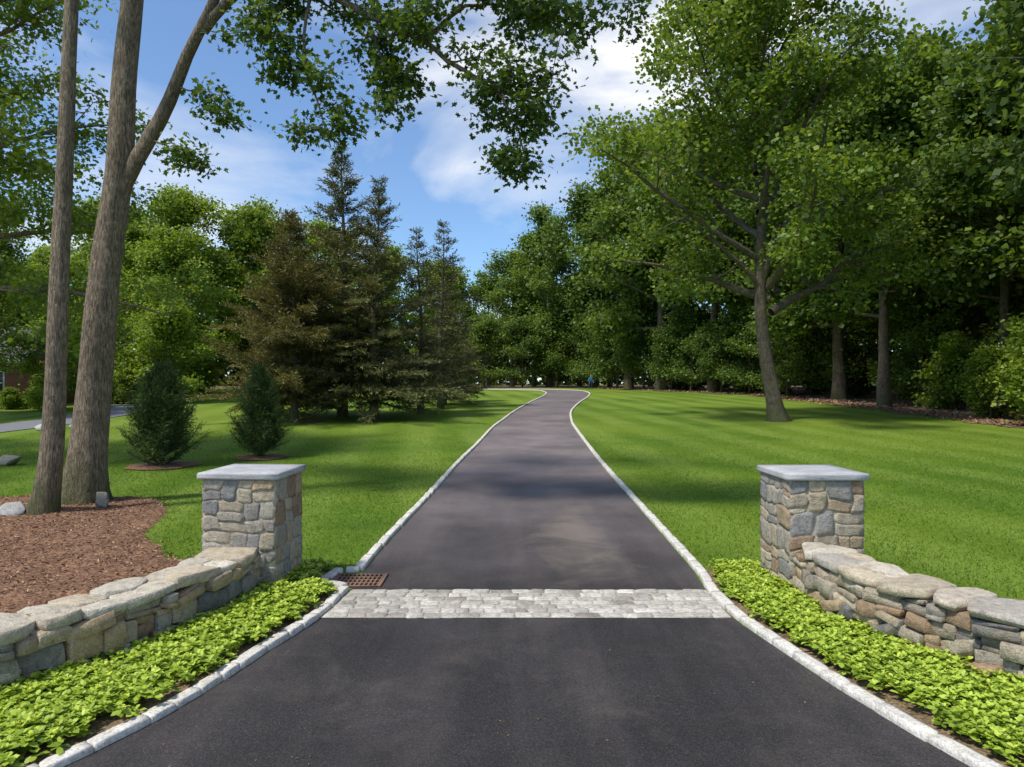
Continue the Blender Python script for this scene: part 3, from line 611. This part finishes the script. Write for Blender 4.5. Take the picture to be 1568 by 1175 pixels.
explicit_tree('maple_tree',o,[([(-17.4,20,-.1),(-17.3,20,5),(-17.1,20,16.5)],.33,.06,10,.4)],lb,M_light,M_bark,24,.38,.17,SH_O)

# ------------------------------------------------------------ conifers
def gen_conifer(seed,H,R,clear,mat,step=.33,card=.24,cw=.22,droop=-.08,nb=6,power=.75,ragg=.25,up0=.05,dens=1.0,bark=M_barkd,r0=None,lv=(.5,1.2)):
    global rng; rng=np.random.default_rng(seed); bw=B(); bl=B(); r0=r0 or H*.018
    ts=np.linspace(0,1,12); P=np.stack([.02*H*np.sin(ts*5)*ts,.015*H*np.cos(ts*4)*ts,ts*H-.05],-1); tube(bw,P,r0*(1-ts*.95),8,.3)
    z=clear; AC=[];AD=[];AS=[];AG=[]
    while z<H-.05:
        u=(z-clear)/(H-clear); wh=rng.uniform(1-ragg,1+ragg*.6)
        for k in range(nb):
            a=rng.uniform(0,6.28); L=max(.25*H/12,R*(1-u)**power*wh*rng.uniform(*lv)*(min(1,.8+u*3)))
            el=up0+.75*u+rng.normal(0,.1); p0=interpP(P,min(.999,z/H)); Q=bend(p0,(math.cos(a)*math.cos(el),math.sin(a)*math.cos(el),math.sin(el)),L,6,droop,.07)
            tube(bw,Q,np.linspace(max(.012*H/12,r0*.25*(1-u)),.005,7),4); g=rng.random()
            nt_=max(3,int(L/(.75*card)*dens))
            for j in range(nt_):
                t=.12+.88*(j+rng.random())/nt_; p=interpP(Q,min(t,.999)); hd=Q[-1]-Q[0]; hd/=np.linalg.norm(hd)
                for sgn in (-1,1):
                    lat=np.array([-hd[1],hd[0],0])*sgn; d=hd*.8+lat*.7+rng.normal(0,.2,3); d/=np.linalg.norm(d); ln=(L*.26*(1-t)+card*1.3)*rng.uniform(.7,1.2)
                    m=max(3,int(ln/(card*.26))); tt=np.linspace(.05,1,m)[:,None]
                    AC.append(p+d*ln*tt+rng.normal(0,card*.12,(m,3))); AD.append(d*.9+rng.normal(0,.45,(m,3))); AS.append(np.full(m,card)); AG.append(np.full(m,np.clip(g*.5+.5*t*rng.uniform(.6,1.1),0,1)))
        z+=step*rng.uniform(.6,1.4)*(1-.35*u)
    C=np.concatenate(AC);D=np.concatenate(AD);S=np.concatenate(AS)*rng.uniform(.6,1.25,len(C)); G=np.concatenate(AG)
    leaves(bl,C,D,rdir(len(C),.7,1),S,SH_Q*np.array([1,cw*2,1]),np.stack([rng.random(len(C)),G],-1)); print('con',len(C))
    return bw.mesh('conifer_wood',bark,True),bl.mesh('conifer_needles',mat)
def put(name,kind,x,y,s=1,rz=0,sz=1):
    r=empty(name,(x,y,float(hz(y))-.03),rz,(s,s,s*sz)); link('trunk',kind[0],r); link('foliage',kind[1],r)
cA=gen_conifer(1,13,4.9,1.1,M_con,nb=6,power=.95,ragg=.42,step=.45,card=.20,cw=.14,lv=(.4,1.3)); cB=gen_conifer(2,12.0,5.4,1.0,M_conb,nb=7,power=.75,ragg=.35,step=.42,card=.20,cw=.14,lv=(.45,1.25)); cC=gen_conifer(3,11.4,3.6,.8,M_con,nb=5,power=.9,ragg=.5,dens=.7,step=.5,card=.20,cw=.13)
put('cedar_tree',cB,-10.8,35,.86); put('cedar_tree',cA,-9.0,37.5,1.1,1); put('cedar_tree',cA,-7.0,35.8,.94,2.5); put('cedar_tree',cC,-5.2,40,.93,0); put('cedar_tree',cC,-4.5,44.5,1.04,2); put('cedar_tree',cB,-12.6,38.5,.72,2)
put('cedar_tree',cA,-4.6,48,.62,4); put('cedar_tree',cA,-3.6,52,.5,1)
yP=gen_conifer(8,2.75,1.55,.12,M_young,step=.08,card=.12,cw=.08,droop=.6,nb=7,power=.62,ragg=.2,up0=.28,dens=1.15,r0=.05,lv=(.55,1.1))
yP2=gen_conifer(9,2.75,1.35,.12,M_young,step=.08,card=.12,cw=.08,droop=.6,nb=7,power=.62,ragg=.2,up0=.28,dens=1.15,r0=.05,lv=(.55,1.1))
put('young_pine',yP,-9.85,19.9); put('young_pine',yP2,-7.75,21.8)
for (x,y,r) in ((-9.85,19.9,.95),(-7.75,21.8,.8),(-10.3,35,.9),(-7,35.8,.8)):
    bd=B(); a=np.arange(28)*6.283/28; V=[(x,y,hz(y)+.07)]+[(x+r*(1+.08*math.sin(5*t))*math.cos(t),y+r*math.sin(t),hz(y+r*math.sin(t))+.03) for t in a]
    bd.add(V,[(0,i+1,(i+1)%28+1) for i in range(28)]); bd.obj('mulch_ring',M_mulch)

# ------------------------------------------------------------ boulders and field stones
rng=np.random.default_rng(77)
for (x,y,s,c) in [(-9.0,12.7,(.55,.4,.34),(.42,.42,.40)),(-7.85,13.5,(.28,.28,.46),(.33,.3,.24)),(-14.4,20.1,(1.0,.6,.4),(.36,.33,.26)),(-20.2,30.5,(1.0,.6,.4),(.46,.46,.44)),(-19.4,31.5,(.8,.6,.3),(.44,.43,.40))]:
    bd=B(); rock(bd,(x,y,float(hz(y))+s[2]*.3),rng.uniform(-.5,.5),0,s,(*c,1),BOULD); bd.obj('boulder',M_stone)
bd=B()
for i in range(150):
    y=rng.uniform(26,94); x=np.interp(y,WY,WX)+1+rng.exponential(1.6); s=rng.uniform(.12,.42); rock(bd,(x,y,float(hz(y))+s*.12),rng.uniform(0,3),0,(s*1.3,s,s*.6),pc([(.2,.16,.12),(.26,.2,.15),(.16,.14,.12),(.2,.14,.09)]),BOULD)
bd.obj('fieldstones',M_stone)
n=9000; y=rng.uniform(24,96,n); x=np.interp(y,WY,WX)+rng.exponential(1.4,n)+rng.normal(0,.5,n); bd=B()
leaves(bd,np.stack([x,y,hz(y)+.05],-1),rdir(n,.1,.3),rdir(n,1.5,.6),rng.uniform(.08,.2,n),SH_E,np.stack([rng.random(n),rng.random(n)],-1)); bd.obj('leaf_litter',M_chip)

# ------------------------------------------------------------ brick house (far left)
def brick_mat():
    m,nt,p,out=newmat('brick'); tc=nt.nodes.new('ShaderNodeTexCoord'); br=nt.nodes.new('ShaderNodeTexBrick'); sx=nt.nodes.new('ShaderNodeSeparateXYZ'); cb=nt.nodes.new('ShaderNodeCombineXYZ')
    nt.links.new(tc.outputs['Object'],sx.inputs[0]); nt.links.new(mth(nt,'ADD',sx.outputs[0],sx.outputs[1]),cb.inputs[0]); nt.links.new(sx.outputs[2],cb.inputs[1])
    nt.links.new(cb.outputs[0],br.inputs[0]); br.inputs['Scale'].default_value=4; br.inputs['Color1'].default_value=(.32,.12,.08,1); br.inputs['Color2'].default_value=(.24,.09,.06,1); br.inputs['Mortar'].default_value=(.36,.26,.2,1); br.inputs['Mortar Size'].default_value=.01
    nt.links.new(br.outputs[0],p.inputs['Base Color']); p.inputs['Roughness'].default_value=.9; return m
hx,hy=-38.7,49.5; hh=empty('brick_house',(hx,hy,float(hz(hy))-.15)); M_br=brick_mat(); M_wh=simple('white_trim',(.7,.7,.68),.5,.05); M_gl=simple('window_glass',(.05,.06,.07),.1,.1); M_rf=simple('roof_shingle',(.1,.09,.09),.9)
HH=3.1
bd=B(); box(bd,(0,0,HH/2),(14,8,HH)); bd.obj('walls',M_br,hh)
bd=B(); V=[(-7.4,-4.4,HH),(7.4,-4.4,HH),(7.4,4.4,HH),(-7.4,4.4,HH),(-7.4,0,HH+2.4),(7.4,0,HH+2.4)]; bd.add(V,[(0,1,5,4),(2,3,4,5)]); bd.add(V,[(0,4,3),(1,2,5)]); bd.obj('roof',M_rf,hh)
bt=B(); bg=B(); fl=1.6
for wx in (-5.4,-2.7,2.7,5.4):
    box(bt,(wx,-4.02,fl),(1.2,.1,1.6)); box(bg,(wx,-4.08,fl),(1.0,.04,1.4)); box(bt,(wx,-4.11,fl),(.05,.03,1.4)); box(bt,(wx,-4.11,fl),(1.0,.028,.05))
for wy in (-2,2): box(bt,(7.02,wy,fl),(.1,1.2,1.6)); box(bg,(7.08,wy,fl),(.04,1.0,1.4))
box(bt,(0,-4.03,1.15),(1.4,.12,2.3)); box(bt,(0,-4.3,HH-.12),(14.8,.2,.22)); bt.obj('window_trim',M_wh,hh); bg.obj('window_glass',M_gl,hh)
bd=B(); box(bd,(0,-4.12,1.05),(1.0,.06,2.05)); bd.obj('door',simple('door_green',(.04,.08,.05)),hh)
bd=B(); box(bd,(1.5,1,HH+2.0),(.9,.9,1.6)); bd.obj('chimney',M_br,hh)
bl=B(); n=6000; C=np.stack([rng.uniform(-44,-29.5,n),rng.uniform(43.4,44.6,n),rng.uniform(0,.8,n)],-1); C[:,2]+=hz(44)
leaves(bl,C,rdir(n),rdir(n,.8),rng.uniform(.12,.2,n),SH_Q,rng.random((n,2))); bl.obj('hedge',M_light)

# ------------------------------------------------------------ person in blue by the bend
pr=empty('person',(9.6,86,float(hz(86))+.0),.4)
def skin(name,verts,edges,radii,mat):
    me=bpy.data.meshes.new(name); me.from_pydata(verts,edges,[]); o=link(name,me,pr); md=o.modifiers.new('Skin','SKIN')
    if not me.skin_vertices:
        bpy.context.view_layer.objects.active=o; bpy.ops.mesh.customdata_skin_add()
    for i,r in enumerate(radii): me.skin_vertices[0].data[i].radius=(r,r)
    me.skin_vertices[0].data[0].use_root=True; s=o.modifiers.new('Sub','SUBSURF'); s.levels=1; s.render_levels=2; me.materials.append(mat); return o
M_sk=simple('skin',(.45,.27,.2)); M_bl=simple('shirt_blue',(.03,.2,.5)); M_tr=simple('trousers',(.05,.06,.1)); M_hr=simple('hair',(.05,.03,.02))
skin('trousers',[(0,0,.95),(.1,0,.9),(.12,-.04,.5),(.13,0,.1),(-.1,0,.9),(-.13,.1,.5),(-.15,.16,.1)],[(0,1),(1,2),(2,3),(0,4),(4,5),(5,6)],[.14,.11,.075,.055,.11,.075,.055],M_tr)
skin('shirt',[(0,0,.98),(0,0,1.2),(0,.0,1.42),(.19,0,1.40),(.27,-.03,1.14),(.24,-.2,.96),(-.19,0,1.40),(-.27,.03,1.14),(-.25,-.12,.92)],[(0,1),(1,2),(2,3),(3,4),(4,5),(2,6),(6,7),(7,8)],[.15,.15,.13,.075,.055,.045,.075,.055,.045],M_bl)
skin('head',[(0,0,1.45),(0,0,1.54),(0,-.01,1.62),(0,0,1.71)],[(0,1),(1,2),(2,3)],[.06,.055,.09,.085],M_sk)
skin('hair',[(0,.02,1.66),(0,.03,1.74)],[(0,1)],[.1,.085],M_hr)
for sx_,sy_,sz_ in ((.24,-.2,.94),(-.25,-.12,.9)):
    v=[(sx_,sy_,sz_),(sx_,sy_-.04,sz_-.06)];e=[(0,1)];r=[.03,.032]
    for k in range(4): v+= [(sx_-.03+.02*k,sy_-.06,sz_-.11-.01*(k in(1,2)))]; e.append((1,len(v)-1)); r.append(.01)
    v.append((sx_+.05,sy_-.04,sz_-.07)); e.append((0,len(v)-1)); r.append(.011); skin('hand',v,e,r,M_sk)
skin('shoe',[(.13,.02,.06),(.13,-.16,.04)],[(0,1)],[.055,.045],M_hr); skin('shoe',[(-.15,.18,.06),(-.15,.0,.04)],[(0,1)],[.055,.045],M_hr)

# ------------------------------------------------------------ light
el=math.radians(58); to=np.array([-.62,-.42]); to/=np.linalg.norm(to); tos=Vector((to[0]*math.cos(el),to[1]*math.cos(el),math.sin(el)))
sl=bpy.data.lights.new('sun','SUN'); sl.energy=4.5; sl.angle=math.radians(6); sl.color=(1,.94,.84); so=link('sun',sl); so.rotation_euler=(-tos).to_track_quat('-Z','Y').to_euler()
w=bpy.data.worlds.new('World'); scene.world=w; w.use_nodes=True; nt=w.node_tree; nt.nodes.clear()
out=nt.nodes.new('ShaderNodeOutputWorld'); bg=nt.nodes.new('ShaderNodeBackground'); sky=nt.nodes.new('ShaderNodeTexSky'); sky.sky_type='NISHITA'; sky.sun_disc=False
sky.sun_elevation=el; sky.sun_rotation=math.atan2(to[0],to[1]); sky.air_density=1.0; sky.dust_density=.2; sky.ozone_density=2.5
tc=nt.nodes.new('ShaderNodeTexCoord'); mp=nt.nodes.new('ShaderNodeMapping'); mp.inputs['Scale'].default_value=(1.1,1.1,2.8); mp.inputs['Location'].default_value=(.42,.1,.2); nt.links.new(tc.outputs['Generated'],mp.inputs[0])
cn=noise(nt,2.3,7,.52,mp.outputs[0],.35); cf=ramp(nt,cn,[(.46,.05),(.58,.42),(.69,1)])
sk=mix(nt,1.0,sky.outputs[0],(.78,1.0,1.18),'MULTIPLY')
c=mix(nt,cf,sk,(7.4,7.4,7.4)); nt.links.new(c,bg.inputs[0]); bg.inputs[1].default_value=.15; nt.links.new(bg.outputs[0],out.inputs[0])
cam=bpy.data.cameras.new('camera'); cam.lens=24.8; cam.sensor_width=36; cam.clip_end=4000; cam.clip_start=.05
co=link('camera',cam,None,(0,0,2.4)); co.rotation_euler=(math.radians(90),0,0); scene.camera=co
scene.view_settings.view_transform='Standard'; scene.view_settings.look='None'; scene.view_settings.exposure=0
